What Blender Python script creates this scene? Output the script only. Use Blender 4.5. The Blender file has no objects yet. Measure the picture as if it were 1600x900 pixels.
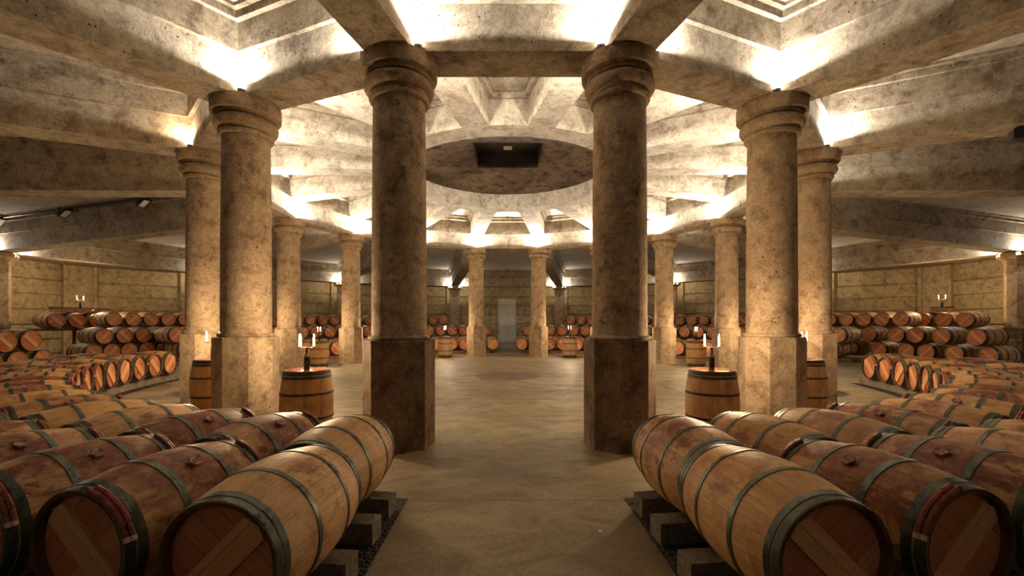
import bpy, bmesh, math, random
from math import pi, sin, cos, tan, radians, atan2, sqrt, hypot
from mathutils import Vector, Matrix
random.seed(7)
S = bpy.context.scene
COL = S.collection

# ------------------------------------------------------------------ camera
F_PX, CXP, CYP = 678.8, 791.6, 503.5
CAM = Vector((-0.037, -12.96, 1.6))
cd = bpy.data.cameras.new('camera'); cam = bpy.data.objects.new('camera', cd); COL.objects.link(cam)
cam.location = CAM; cam.rotation_euler = (pi/2, 0, 0)
cd.sensor_width = 36; cd.lens = F_PX/1600*36
cd.shift_x = (800-CXP)/1600; cd.shift_y = (CYP-450)/1600
cd.clip_start = .05; cd.clip_end = 200
S.camera = cam
vs = S.view_settings
vs.view_transform = 'Standard'; vs.look = 'None'; vs.gamma = 1; vs.use_curve_mapping = False
vs.exposure = 1.24
w = bpy.data.worlds.new('world'); S.world = w; w.use_nodes = True
w.node_tree.nodes['Background'].inputs[0].default_value = (.02, .017, .013, 1)
w.node_tree.nodes['Background'].inputs[1].default_value = 0.3
S.cycles.diffuse_bounces = 4
S.cycles.glossy_bounces = 2
S.cycles.max_bounces = 5
S.cycles.use_adaptive_sampling = True
S.cycles.adaptive_threshold = .03
S.cycles.adaptive_min_samples = 12
S.cycles.sample_clamp_indirect = 6

# ------------------------------------------------------------------ node helpers
class NT:
    def __init__(s, name):
        s.m = bpy.data.materials.new(name); s.m.use_nodes = True
        s.t = s.m.node_tree; s.t.nodes.clear()
        s.out = s.t.nodes.new('ShaderNodeOutputMaterial')
        s.b = s.t.nodes.new('ShaderNodeBsdfPrincipled')
        s.t.links.new(s.b.outputs[0], s.out.inputs[0])
    def n(s, typ, ins=None, **kw):
        nd = s.t.nodes.new(typ)
        for k, v in kw.items(): setattr(nd, k, v)
        for k, v in (ins or {}).items():
            if isinstance(v, bpy.types.NodeSocket): s.t.links.new(v, nd.inputs[k])
            else: nd.inputs[k].default_value = v
        return nd
    def L(s, a, b): s.t.links.new(a, b)
    def coord(s, kind='Object'): return s.n('ShaderNodeTexCoord').outputs[kind]
    def mapv(s, v, scale=(1,1,1), rot=(0,0,0), loc=(0,0,0)):
        return s.n('ShaderNodeMapping', {'Vector': v, 'Scale': scale, 'Rotation': rot, 'Location': loc}).outputs[0]
    def noise(s, v, scale, detail=4, rough=.55, dist=0, w=None):
        nd = s.n('ShaderNodeTexNoise', {'Vector': v, 'Scale': scale, 'Detail': detail, 'Roughness': rough, 'Distortion': dist})
        return nd.outputs[0]
    def ramp(s, f, stops, interp='LINEAR'):
        nd = s.n('ShaderNodeValToRGB', {'Fac': f}); cr = nd.color_ramp; cr.interpolation = interp
        while len(cr.elements) < len(stops): cr.elements.new(.5)
        for e, (p, c) in zip(cr.elements, stops):
            e.position = p; e.color = (c if hasattr(c, '__len__') else (c, c, c)) + ((1,) if hasattr(c, '__len__') and len(c) == 3 else ()) if hasattr(c, '__len__') else (c, c, c, 1)
        return nd.outputs[0]
    def math(s, op, a, b=0.0, c=None):
        ins = {0: a, 1: b}
        if c is not None: ins[2] = c
        return s.n('ShaderNodeMath', ins, operation=op).outputs[0]
    def mix(s, f, a, b, mode='MIX'):
        nd = s.n('ShaderNodeMix', {}, data_type='RGBA', blend_type=mode)
        for i, v in ((0, f), (6, a), (7, b)):
            if isinstance(v, bpy.types.NodeSocket): s.L(v, nd.inputs[i])
            else: nd.inputs[i].default_value = v if i == 0 else (tuple(v)+(1,) if len(v) == 3 else v)
        return nd.outputs[2]
    def bump(s, h, strength=.3, dist=.02):
        nd = s.n('ShaderNodeBump', {'Height': h, 'Strength': strength, 'Distance': dist}); s.L(nd.outputs[0], s.b.inputs['Normal'])
    def set(s, **kw):
        for k, v in kw.items():
            k = {'color': 'Base Color', 'rough': 'Roughness', 'metal': 'Metallic', 'spec': 'Specular IOR Level', 'trans': 'Transmission Weight',
                 'emc': 'Emission Color', 'ems': 'Emission Strength', 'coat': 'Coat Weight'}[k]
            if isinstance(v, bpy.types.NodeSocket): s.L(v, s.b.inputs[k])
            else: s.b.inputs[k].default_value = tuple(v)+(1,) if hasattr(v, '__len__') and len(v) == 3 else v
        return s.m

def concrete(name, base, light, dark, blotch=.5, pits=True, scale=1.0, rough=.85, planks=False, bumpk=.5):
    t = NT(name); v = t.coord('Object')
    big = t.noise(v, .55*scale, 5, .6, .4)
    mid = t.noise(v, 3.2*scale, 7, .68, .3)
    fine = t.noise(v, 28*scale, 5, .7)
    c = t.mix(t.ramp(big, [(.32, 0.0), (.68, 1.0)]), base, light)
    c = t.mix(t.math('MULTIPLY', t.ramp(mid, [(.48, 0.0), (.66, 1.0)]), blotch), c, dark)
    c = t.mix(t.ramp(fine, [(.3, .35), (.62, 0.0)]), c, tuple(x*.45 for x in dark))
    mot = t.noise(v, 8.5*scale, 6, .75, .6)
    c = t.mix(.6, c, t.ramp(mot, [(.34, .50), (.50, .98), (.64, 1.30)]), 'MULTIPLY')
    speck = t.noise(t.mapv(v, (1, 1, .7)), 46*scale, 3, .8)
    c = t.mix(t.ramp(speck, [(.30, .65), (.43, 0.0)]), c, tuple(x*.5 for x in dark))
    h = t.math('ADD', t.math('MULTIPLY', mid, .5), t.math('ADD', t.math('MULTIPLY', fine, .4), t.math('MULTIPLY', mot, .5)))
    if pits:
        vo = t.n('ShaderNodeTexVoronoi', {'Vector': t.mapv(v, (1, 1, .8)), 'Scale': 13*scale, 'Randomness': 1.0}).outputs[0]
        gate = t.ramp(t.noise(v, 2.1*scale, 2), [(.46, 0.0), (.58, 1.0)])
        pm = t.math('MULTIPLY', t.ramp(vo, [(.10, 1.0), (.17, 0.0)]), gate)
        c = t.mix(pm, c, tuple(x*.3 for x in dark))
        h = t.math('SUBTRACT', h, pm)
    t.bump(h, bumpk, .03)
    return t.set(color=c, rough=rough, spec=.25)

M = {}
M['column'] = concrete('column_concrete', (.36, .255, .155), (.52, .40, .26), (.13, .07, .035), .75)
M['beam'] = concrete('beam_concrete', (.35, .285, .205), (.49, .43, .33), (.13, .08, .05), .7)
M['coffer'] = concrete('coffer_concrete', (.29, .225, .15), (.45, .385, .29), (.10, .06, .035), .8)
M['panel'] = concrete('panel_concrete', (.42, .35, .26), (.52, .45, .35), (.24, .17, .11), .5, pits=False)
M['wall'] = concrete('wall_concrete', (.42, .33, .19), (.54, .44, .27), (.16, .10, .05), .7)
M['walldark'] = concrete('joint_concrete', (.07, .05, .035), (.1, .07, .05), (.03, .02, .015), .5, pits=False)
M['soot'] = concrete('sooted_plaster', (.07, .04, .02), (.23, .16, .10), (.016, .008, .005), .95, pits=False, scale=1.1, bumpk=1.0)
M['rail'] = concrete('rail_concrete', (.20, .165, .12), (.27, .23, .17), (.08, .06, .04), .6)

def floor_mat():
    t = NT('floor_concrete'); v = t.coord('Object')
    big = t.noise(t.mapv(v, (.6, 1, 1)), .5, 5, .6, .5); mid = t.noise(t.mapv(v, (.75, 1.2, 1)), 2.6, 8, .7, .8); fine = t.noise(v, 30, 5, .7)
    c = t.mix(t.ramp(big, [(.36, 0.0), (.62, 1.0)]), (.185, .135, .072), (.345, .28, .17))
    c = t.mix(t.math('MULTIPLY', t.ramp(mid, [(.45, 0.0), (.7, 1.0)]), .6), c, (.10, .068, .035))
    c = t.mix(t.ramp(fine, [(.3, .5), (.6, 0.0)]), c, (.07, .05, .03))
    sp = t.n('ShaderNodeSeparateXYZ', {0: v}); x, y = sp.outputs[0], sp.outputs[1]
    r = t.math('SQRT', t.math('ADD', t.math('MULTIPLY', x, x), t.math('MULTIPLY', y, y)))
    # radial joints every 22.5 degrees from the inner circle outwards
    ax, ay = t.math('ABSOLUTE', x), t.math('ABSOLUTE', y)
    jr = t.math('LESS_THAN', t.math('ABSOLUTE', t.math('SUBTRACT', ax, 3.9)), .014)
    jr = t.math('MAXIMUM', jr, t.math('LESS_THAN', t.math('ABSOLUTE', t.math('SUBTRACT', ay, 3.9)), .014))
    jr = t.math('MAXIMUM', jr, t.math('LESS_THAN', t.math('ABSOLUTE', t.math('SUBTRACT', t.math('ADD', ax, ay), 3.9)), .018))
    jr = t.math('MAXIMUM', jr, t.math('MULTIPLY', t.math('LESS_THAN', t.math('ABSOLUTE', t.math('ADD', y, 9.06)), .006), t.math('LESS_THAN', ax, 1.1)))
    for rr, wd in ((.92, .03), (.66, .015)):
        jr = t.math('MAXIMUM', jr, t.math('LESS_THAN', t.math('ABSOLUTE', t.math('SUBTRACT', r, rr)), wd))
    c = t.mix(t.math('MULTIPLY', jr, .9), c, (.05, .033, .02))
    dm = t.math('MULTIPLY', t.math('LESS_THAN', t.math('ADD', r, t.math('MULTIPLY', mid, .5)), 1.15), .7)
    c = t.mix(dm, c, (.09, .06, .035))
    rough = t.ramp(mid, [(.3, .42), (.7, .7)])
    t.bump(t.math('SUBTRACT', t.math('ADD', t.math('MULTIPLY', fine, .3), t.math('MULTIPLY', mid, .4)), jr), .35, .02)
    return t.set(color=c, rough=rough, spec=.35)
M['floor'] = floor_mat()

def gravel_mat():
    t = NT('gravel'); v = t.coord('Object')
    vo = t.n('ShaderNodeTexVoronoi', {'Vector': v, 'Scale': 38.0}); 
    c = t.mix(t.ramp(vo.outputs[0], [(.1, 0.0), (.6, 1.0)]), (.09, .07, .05), (.012, .01, .008))
    t.bump(t.math('MULTIPLY', vo.outputs[0], -1.0), 1.0, .03)
    return t.set(color=c, rough=.8)
M['gravel'] = gravel_mat()

def stave_mat():
    t = NT('oak_staves'); v = t.coord('Object')
    oi = t.n('ShaderNodeObjectInfo'); rnd = oi.outputs['Random']
    sc = t.n('ShaderNodeSeparateColor', {0: oi.outputs['Color']}); stain_amt, tone = sc.outputs[0], sc.outputs[1]
    sp = t.n('ShaderNodeSeparateXYZ', {0: v}); x, y, z = sp.outputs
    zc = t.math('SUBTRACT', z, .345)
    ang = t.math('ARCTAN2', y, zc)
    st = t.math('ADD', t.math('MULTIPLY', ang, 30/(2*pi)), t.math('MULTIPLY', rnd, 37.0))
    cell = t.math('FLOOR', st); fr = t.math('FRACT', st)
    wn = t.n('ShaderNodeTexWhiteNoise', {'W': t.math('ADD', cell, t.math('MULTIPLY', rnd, 100.0))}, noise_dimensions='1D').outputs[0]
    off = t.n('ShaderNodeCombineXYZ', {0: t.math('MULTIPLY', rnd, 50.0), 1: t.math('MULTIPLY', rnd, 31.0), 2: t.math('MULTIPLY', rnd, 17.0)}).outputs[0]
    vo = t.n('ShaderNodeVectorMath', {0: v, 1: off}, operation='ADD').outputs[0]
    cyl = t.n('ShaderNodeCombineXYZ', {0: t.math('MULTIPLY', x, 1.3), 1: t.math('MULTIPLY', ang, 8.0), 2: t.math('MULTIPLY', cell, 3.1)}).outputs[0]
    grain = t.noise(cyl, 6.0, 6, .7, .3)
    blot = t.noise(vo, 5.5, 6, .6, .6)
    c = t.mix(wn, (.60, .345, .145), (.71, .45, .21))
    c = t.mix(t.ramp(grain, [(.44, .0), (.66, .62)]), c, (.26, .12, .05))
    sc_ = t.noise(t.mapv(vo, (1, 2.2, 2.2), (.4, 0, .5)), 17.0, 6, .78, 1.4)
    c = t.mix(t.ramp(sc_, [(.60, 0.0), (.70, .7)]), c, (.20, .085, .04))
    c = t.mix(t.ramp(sc_, [(.28, .45), (.40, 0.0)]), c, (.76, .56, .34))
    c = t.mix(t.ramp(blot, [(.50, 0.0), (.66, .6)]), c, (.30, .115, .05))
    tn = t.n('ShaderNodeHueSaturation', {'Hue': .5, 'Saturation': t.math('ADD', .9, t.math('MULTIPLY', rnd, .2)), 'Value': tone, 'Color': c}).outputs[0]
    # wine stain: a ragged band round the bung, spreading from the middle
    up = t.math('MULTIPLY', t.math('DIVIDE', zc, .345), .16)
    band = t.math('SUBTRACT', .16, t.math('ABSOLUTE', t.math('MULTIPLY', x, .85)))
    sn = t.noise(t.mapv(vo, (.8, 1.3, 1.3)), 3.4, 7, .66, .7)
    e = t.math('ADD', t.math('ADD', band, up), t.math('MULTIPLY', t.math('SUBTRACT', sn, .5), 1.5))
    e = t.math('ADD', e, t.math('MULTIPLY', t.math('SUBTRACT', stain_amt, .60), .55))
    sm = t.math('MULTIPLY', t.ramp(e, [(.03, 0.0), (.20, .9)]), t.ramp(t.noise(vo, 14.0, 5, .7, .5), [(.33, .45), (.55, 1.0)]))
    c2 = t.mix(t.math('MULTIPLY', sm, t.ramp(stain_amt, [(.02, 0.0), (.15, 1.0)])), tn, (.165, .030, .018))
    # splashes
    sp2 = t.ramp(t.noise(vo, 11.0, 4, .6, 1.0), [(.58, 0.0), (.65, .75)])
    c2 = t.mix(t.math('MULTIPLY', sp2, t.ramp(stain_amt, [(.05, .25), (.5, 1.0)])), c2, (.17, .045, .03))
    jn = t.math('LESS_THAN', t.math('ABSOLUTE', t.math('SUBTRACT', fr, .5)), .018)
    c2 = t.mix(t.math('MULTIPLY', jn, .6), c2, (.09, .04, .02))
    t.bump(t.math('SUBTRACT', t.math('MULTIPLY', grain, .4), jn), .35, .006)
    return t.set(color=c2, rough=.52, spec=.35)
M['staves'] = stave_mat()

def head_mat(nm, a, b, dk, ang):
    t = NT(nm); v = t.coord('Object'); oi = t.n('ShaderNodeObjectInfo'); rnd = oi.outputs['Random']
    r = t.mapv(v, (1, 1, 1), (ang, 0, 0), (0, 0, 0))
    sp = t.n('ShaderNodeSeparateXYZ', {0: r}); y, z = sp.outputs[1], sp.outputs[2]
    st = t.math('ADD', t.math('MULTIPLY', y, 9.5), t.math('MULTIPLY', rnd, 9.0)); cell = t.math('FLOOR', st); fr = t.math('FRACT', st)
    wn = t.n('ShaderNodeTexWhiteNoise', {'W': t.math('ADD', cell, t.math('MULTIPLY', rnd, 90.0))}, noise_dimensions='1D').outputs[0]
    g = t.noise(t.mapv(r, (1, 9, 1), (0, 0, 0)), 7.0, 6, .65, .4)
    c = t.mix(wn, a, b)
    c = t.mix(t.ramp(g, [(.42, 0.0), (.7, .55)]), c, dk)
    jn = t.math('LESS_THAN', fr, .035)
    c = t.mix(t.math('MULTIPLY', jn, .7), c, (.05, .02, .01))
    t.bump(t.math('SUBTRACT', t.math('MULTIPLY', g, .4), jn), .3, .004)
    return t.set(color=c, rough=.5, spec=.35)
M['head1'] = head_mat('oak_head_planks', (.46, .155, .065), (.60, .27, .12), (.2, .06, .03), pi/4)
M['head2'] = head_mat('oak_head_boards', (.40, .12, .05), (.54, .22, .095), (.18, .05, .025), -pi/4)
M['bar1'] = head_mat('crossbar_oak', (.60, .30, .125), (.68, .37, .17), (.36, .16, .07), -pi/4)
M['bar2'] = head_mat('crossbar_oak_tilted', (.60, .29, .12), (.68, .36, .165), (.36, .16, .07), pi/4)

def simple(name, col, rough=.5, metal=0, var=.0, scale=20, em=None, ems=0, spec=.5):
    t = NT(name); c = col
    if var:
        n = t.noise(t.coord('Object'), scale, 5, .6)
        c = t.mix(t.ramp(n, [(.35, 0.0), (.65, 1.0)]), tuple(x*(1-var) for x in col), tuple(min(1, x*(1+var)) for x in col))
        t.bump(n, .15, .003)
    kw = dict(color=c, rough=rough, metal=metal, spec=spec)
    if em: kw.update(emc=em, ems=ems)
    return t.set(**kw)
M['hoop'] = simple('galvanised_hoop', (.105, .12, .098), .40, .55, .4, 14)
M['hoopdark'] = simple('dark_iron_hoop', (.06, .055, .045), .5, .6, .4, 14)
M['cane'] = simple('chestnut_cane', (.30, .075, .04), .55, 0, .35, 25)
M['tie'] = simple('willow_tie', (.72, .55, .38), .6, 0, .2, 40)
M['glassbung'] = simple('glass_bung', (.28, .13, .11), .12, 0, .3, 30)
M['bottle'] = simple('black_bottle_glass', (.012, .012, .008), .08, 0, 0)
M['iron'] = simple('dark_iron', (.05, .045, .04), .45, .8)
M['wax'] = simple('candle_wax', (.85, .74, .55), .5, 0, em=(1, .62, .28), ems=.8)
M['flame'] = simple('candle_flame', (1, .8, .5), .5, 0, em=(1, .66, .30), ems=60)
M['lamp'] = simple('lamp_lens', (1, 1, 1), .4, 0, em=(1, .90, .74), ems=45)
M['lampbody'] = simple('lamp_housing', (.12, .12, .11), .4, .7)
M['door'] = simple('white_door_paint', (.62, .62, .56), .45, 0, .06, 6)
M['brass'] = simple('brass', (.7, .55, .3), .3, 1)
M['black'] = simple('black_paint', (.012, .011, .01), .5)
M['boxwood'] = simple('crate_wood', (.34, .16, .08), .6, 0, .3, 10)
M['timber'] = simple('rack_timber', (.13, .07, .04), .7, 0, .4, 8)
M['steelgrid'] = simple('vent_grid', (.75, .7, .6), .4, .3)
M['plastic'] = simple('white_plastic', (.7, .68, .6), .4)
M['hatch'] = simple('hatch_black_board', (.02, .016, .012), .6, 0, .5, 4)

# ------------------------------------------------------------------ mesh helpers
class MB:
    def __init__(s): s.v = []; s.f = []; s.m = []; s.sm = []
    def add(s, vs_, fs, mi=0, smooth=False):
        o = len(s.v); s.v += [tuple(p) for p in vs_]
        for f in fs: s.f.append(tuple(i+o for i in f)); s.m.append(mi); s.sm.append(smooth)
    def box(s, x0, x1, y0, y1, z0, z1, mi=0, mat=None):
        p = [(x, y, z) for x in (x0, x1) for y in (y0, y1) for z in (z0, z1)]
        if mat: p = [mat @ Vector(q) for q in p]
        s.add(p, [(0, 1, 3, 2), (4, 6, 7, 5), (0, 4, 5, 1), (2, 3, 7, 6), (0, 2, 6, 4), (1, 5, 7, 3)], mi)
    def prism(s, bot, top, mi=0):     # two matching loops of points, closed
        n = len(bot); s.add(list(bot)+list(top), [tuple(range(n))[::-1], tuple(range(n, 2*n))]+[(i, (i+1) % n, n+(i+1) % n, n+i) for i in range(n)], mi)
    def lathe(s, prof, seg=32, axis='Z', mi=0, c=(0, 0, 0), closed=False, smooth=True, a0=0, a1=2*pi, phase=0):
        full = abs(a1-a0-2*pi) < 1e-6; na = seg if full else seg+1; vs_ = []
        for (r, h) in prof:
            for k in range(na):
                a = phase+a0+(a1-a0)*k/seg
                if axis == 'Z': p = (r*cos(a), r*sin(a), h)
                else: p = (h, r*sin(a), r*cos(a))
                vs_.append((p[0]+c[0], p[1]+c[1], p[2]+c[2]))
        fs = []; np_ = len(prof)
        for i in range(np_ if closed else np_-1):
            j = (i+1) % np_
            for k in range(seg):
                k2 = (k+1) % na if full else k+1
                fs.append((i*na+k, i*na+k2, j*na+k2, j*na+k))
        s.add(vs_, fs, mi, smooth)
        if not full and closed:
            s.add([vs_[i*na] for i in range(np_)], [tuple(range(np_))], mi); s.add([vs_[i*na+seg] for i in range(np_)], [tuple(range(np_))], mi)
    def tube(s, pts, r, seg=8, mi=0):
        pts = [Vector(p) for p in pts]; rings = []
        for i, p in enumerate(pts):
            d = (pts[min(i+1, len(pts)-1)]-pts[max(i-1, 0)]).normalized()
            u = d.orthogonal().normalized() if abs(d.z) > .9 else d.cross(Vector((0, 0, 1))).normalized(); w_ = d.cross(u)
            rings.append([p+u*r*cos(2*pi*k/seg)+w_*r*sin(2*pi*k/seg) for k in range(seg)])
        vs_ = [q for rg in rings for q in rg]; n = len(pts)
        fs = [(i*seg+k, i*seg+(k+1) % seg, (i+1)*seg+(k+1) % seg, (i+1)*seg+k) for i in range(n-1) for k in range(seg)]
        fs += [tuple(range(seg))[::-1], tuple((n-1)*seg+k for k in range(seg))]
        s.add(vs_, fs, mi, True)
    def mesh(s, name, mats):
        me = bpy.data.meshes.new(name); me.from_pydata(s.v, [], s.f)
        for m in (mats if isinstance(mats, (list, tuple)) else [mats]): me.materials.append(m)
        me.polygons.foreach_set('material_index', s.m); me.polygons.foreach_set('use_smooth', s.sm)
        bm = bmesh.new(); bm.from_mesh(me); bmesh.ops.recalc_face_normals(bm, faces=bm.faces); bm.to_mesh(me); bm.free()
        if any(s.sm):
            try: me.set_sharp_from_angle(angle=radians(35))
            except Exception: pass
        me.update(); return me
    def build(s, name, mats, parent=None):
        return link(name, s.mesh(name, mats), parent)
def link(name, me, parent=None, loc=None):
    o = bpy.data.objects.new(name, me); COL.objects.link(o)
    if parent: o.parent = parent
    if loc: o.location = loc
    return o
def tag(o, label=None, cat=None, group=None, kind=None):
    if label: o['label'] = label
    if cat: o['category'] = cat
    if group: o['group'] = group
    if kind: o['kind'] = kind
    return o
def empty(name, loc=(0, 0, 0), rz=0):
    o = bpy.data.objects.new(name, None); COL.objects.link(o); o.location = loc; o.rotation_euler = (0, 0, rz)
    o.empty_display_size = .1; return o
def pol(r, phi, z=0): return Vector((r*cos(phi), r*sin(phi), z))
def copy_tree(o, parent=None):
    c = o.copy(); COL.objects.link(c)
    if parent: c.parent = parent
    for ch in list(KIDS.get(o.name, ())): copy_tree(ch, c)
    return c
KIDS = {}

# ------------------------------------------------------------------ building dimensions
RC, HCOL = 7.40, 4.985         # column ring, capital top
RP, HP = 20.3, 4.30            # outer pillars
AW = 21.9                      # wall apothem (octagon)
STEP = 2*pi/16; HS = STEP/2; CH = cos(HS)
COLPHI = [-pi/2+HS+k*STEP for k in range(16)]
SL = (HCOL-HP)/(RP-RC)
def zb(r): return HCOL-SL*(r-RC)          # soffit height along an outer beam

# ------------------------------------------------------------------ floor
b = MB(); oct_ = [pol(AW/cos(pi/8)+.3, pi/8+k*pi/4, 0) for k in range(8)]
b.prism([p-Vector((0, 0, .3)) for p in oct_], oct_)
tag(b.build('floor', M['floor']), kind='structure')

# ------------------------------------------------------------------ walls
SIDES = ['east', 'northeast', 'north', 'northwest', 'west', 'southwest', 'south', 'southeast']
GROOVES = [.10, .80, 1.50, 2.20, 2.92, 3.62]
for k in range(8):
    phi = k*pi/4; n = Vector((cos(phi), sin(phi), 0)); t_ = Vector((-sin(phi), cos(phi), 0)); half = AW*tan(pi/8)
    prof = [(0, 0)]
    for g in GROOVES: prof += [(0, g-.03), (.12, g-.026), (.12, g+.026), (0, g+.03)]
    prof += [(0, 4.5), (.35, 4.5), (.35, 0)]
    b = MB()
    def P(d, s, z): return n*(AW+d)+t_*s+Vector((0, 0, z))
    h2 = half+.0
    if k == 2:   # wall with the door opening
        dx0, dx1, dz = -.70, .70, 3.52
        spans = [(-h2, dx0), (dx1, h2)]      # t_ for north points to -x
    else: spans = [(-h2, h2)]
    for s0, s1 in spans:
        b.prism([P(d, s0, z) for d, z in prof], [P(d, s1, z) for d, z in prof])
    if k == 2:
        b.prism([P(0, -.70, dz), P(0, .70, dz), P(.35, .70, dz), P(.35, -.70, dz)], [P(0, -.70, 4.5), P(0, .70, 4.5), P(.35, .70, 4.5), P(.35, -.70, 4.5)])
    tag(b.build('wall_'+SIDES[k], M['wall']), kind='structure')
# wall pilasters (at corners with reveals, and behind each outer pillar)
idx = 1
for k in range(8):
    phi = pi/8+k*pi/4; R_ = AW/cos(pi/8)-.42; n = Vector((cos(phi), sin(phi), 0)); t_ = Vector((-sin(phi), cos(phi), 0))
    b = MB()
    def P(d, s, z): return n*(R_+d)+t_*s+Vector((0, 0, z))
    b.prism([P(0, -.50, 0), P(0, .50, 0), P(.5, .50, 0), P(.5, -.50, 0)], [P(0, -.50, 4.45), P(0, .50, 4.45), P(.5, .50, 4.45), P(.5, -.50, 4.45)])
    for s_ in (-1, 1):
        b.prism([P(-.10, s_*.50, 0), P(-.10, s_*.66, 0), P(.3, s_*.66, 0), P(.3, s_*.50, 0)], [P(-.10, s_*.50, 4.45), P(-.10, s_*.66, 4.45), P(.3, s_*.66, 4.45), P(.3, s_*.50, 4.45)])
    tag(b.build('trim_%d' % idx, M['wall']), kind='structure'); idx += 1
for k in range(16):
    phi = COLPHI[k]; fk = round(phi/(pi/4)); fphi = fk*pi/4; off = phi-fphi
    n = Vector((cos(fphi), sin(fphi), 0)); t_ = Vector((-sin(fphi), cos(fphi), 0)); s0 = AW*tan(off)
    b = MB()
    def P(d, s, z): return n*(AW+d)+t_*(s0+s)+Vector((0, 0, z))
    b.prism([P(-.22, -.45, 0), P(-.22, .45, 0), P(.1, .45, 0), P(.1, -.45, 0)], [P(-.22, -.45, 4.45), P(-.22, .45, 4.45), P(.1, .45, 4.45), P(.1, -.45, 4.45)])
    tag(b.build('trim_%d' % idx, M['wall']), kind='structure'); idx += 1

# ------------------------------------------------------------------ door (double leaf, white)
dr = empty('door_1', (0, AW, 0)); tag(dr, kind='structure')
for s_, x0, x1 in ((-1, -.66, -.005), (1, .005, .66)):
    b = MB(); b.box(x0, x1, .06, .11, .01, 3.46)
    for z0, z1 in ((.15, 1.0), (1.1, 2.75)): b.box(x0+.08, x1-.08, .045, .06, z0, z1)
    b.build('door_leaf', M['door'], dr)
    b = MB(); b.box(x0, x1, .05, .10, 2.84, 2.86); b.build('door_rail', M['door'], dr)
b = MB(); b.lathe([(0, .0), (.03, .0), (.045, .03), (.03, .06), (0, .065)], 16, 'Z')
me = b.mesh('door_knob', M['brass']); k_ = link('door_knob', me, dr, (.06, .03, 1.25)); k_.rotation_euler = (pi/2, 0, 0)
b = MB()
b.box(-.70, -.66, .0, .16, 0, 3.52); b.box(.66, .70, .0, .16, 0, 3.52); b.box(-.70, .70, 0, .16, 3.47, 3.52)
b.build('door_frame', M['door'], dr)

# ------------------------------------------------------------------ architraves and beams
def radial_beam(name, phi, r0, r1, z0, z1, w0, w1, dep, mat):
    b = MB(); n = Vector((cos(phi), sin(phi), 0)); t_ = Vector((-sin(phi), cos(phi), 0)); Z = Vector((0, 0, 1))
    bot = [n*r0-t_*w0+Z*z0, n*r1-t_*w1+Z*z1, n*r1+t_*w1+Z*z1, n*r0+t_*w0+Z*z0]
    b.prism(bot, [p+Z*dep for p in bot]); return tag(b.build(name, mat), kind='structure')
def chord_beam(name, k, R, wi, wo, z0, di, do_, mat):
    # from column k to k+1, mitred
    b = MB(); p0, p1 = COLPHI[k], COLPHI[k]+STEP
    A = R*CH; ri, ro = (A-wi)/CH, (A+wo)/CH
    bot = [pol(ri, p0, z0), pol(ro, p0, z0), pol(ro, p1, z0), pol(ri, p1, z0)]
    top = [pol(ri, p0, z0+di), pol(ro, p0, z0+do_), pol(ro, p1, z0+do_), pol(ri, p1, z0+di)]
    b.prism(bot, top); return tag(b.build(name, mat), kind='structure')
for k in range(16):
    chord_beam('architrave_beam', k, RC, .29, .29, HCOL-.005, .66, .66, M['beam'])
    chord_beam('outer_architrave_beam', k, RP, .28, .28, HP-.005, .66, .66, M['beam'])
    radial_beam('radial_ceiling_beam', COLPHI[k], RC+.1, RP-.1, HCOL, zb(RP-.1), .30, .30, .64, M['beam'])
    radial_beam('inner_ceiling_beam', COLPHI[k], 3.5, 7.15, 5.82, 5.645, .30, .30, .60, M['beam'])

# outer coffers
def coffer(name, k, d0, d1, base, side, steps, mats, slab=.15):
    phi = COLPHI[k]+HS; n = Vector((cos(phi), sin(phi), 0)); t_ = Vector((-sin(phi), cos(phi), 0)); T = tan(HS)
    b = MB(); loops = []
    for ins, h in steps:
        a, c = d0+ins, d1-ins; off = (side+ins)/CH
        pts = [(a, -(a*T-off)), (c, -(c*T-off)), (c, c*T-off), (a, a*T-off)]
        loops.append([n*d+t_*s+Vector((0, 0, base(d)+h)) for d, s in pts])
    for i in range(len(loops)-1):
        o = loops[i]+loops[i+1]; mi = 0
        b.add(o, [(j, (j+1) % 4, 4+(j+1) % 4, 4+j) for j in range(4)], mi)
    b.add(loops[-1], [(0, 1, 2, 3)], 1)
    # roof slab closing it above
    lo = [Vector(p)+(Vector(p)-sum((Vector(q) for q in loops[0]), Vector())/4).normalized()*.04 for p in loops[0]]; ztop = max(p.z for p in loops[-1])+slab
    up = [Vector((p.x, p.y, ztop+(p.z-lo[0].z))) for p in lo]
    b.add(lo+up, [(j, (j+1) % 4, 4+(j+1) % 4, 4+j) for j in range(4)]+[(4, 5, 6, 7)], 0)
    return tag(b.build(name, mats), kind='structure')
OUT = [(-.12, .60), (.07, .60), (.07, 1.02), (.15, 1.02), (.15, 1.13), (.23, 1.13), (.23, 1.18)]
for k in range(16):
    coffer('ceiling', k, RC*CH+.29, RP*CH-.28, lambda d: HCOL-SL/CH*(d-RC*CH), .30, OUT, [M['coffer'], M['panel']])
INN = [(-.06, .012), (-.06, .56), (.10, .56), (.10, .68), (.17, .68), (.17, .76)]
def ib(d): return 5.82+(5.645-5.82)*(d-3.67)/(7.0-3.67)
for k in range(16):
    coffer('ceiling', k, 3.62, RC*CH-.29+.05, ib, .30, INN, [M['coffer'], M['panel']])
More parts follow.
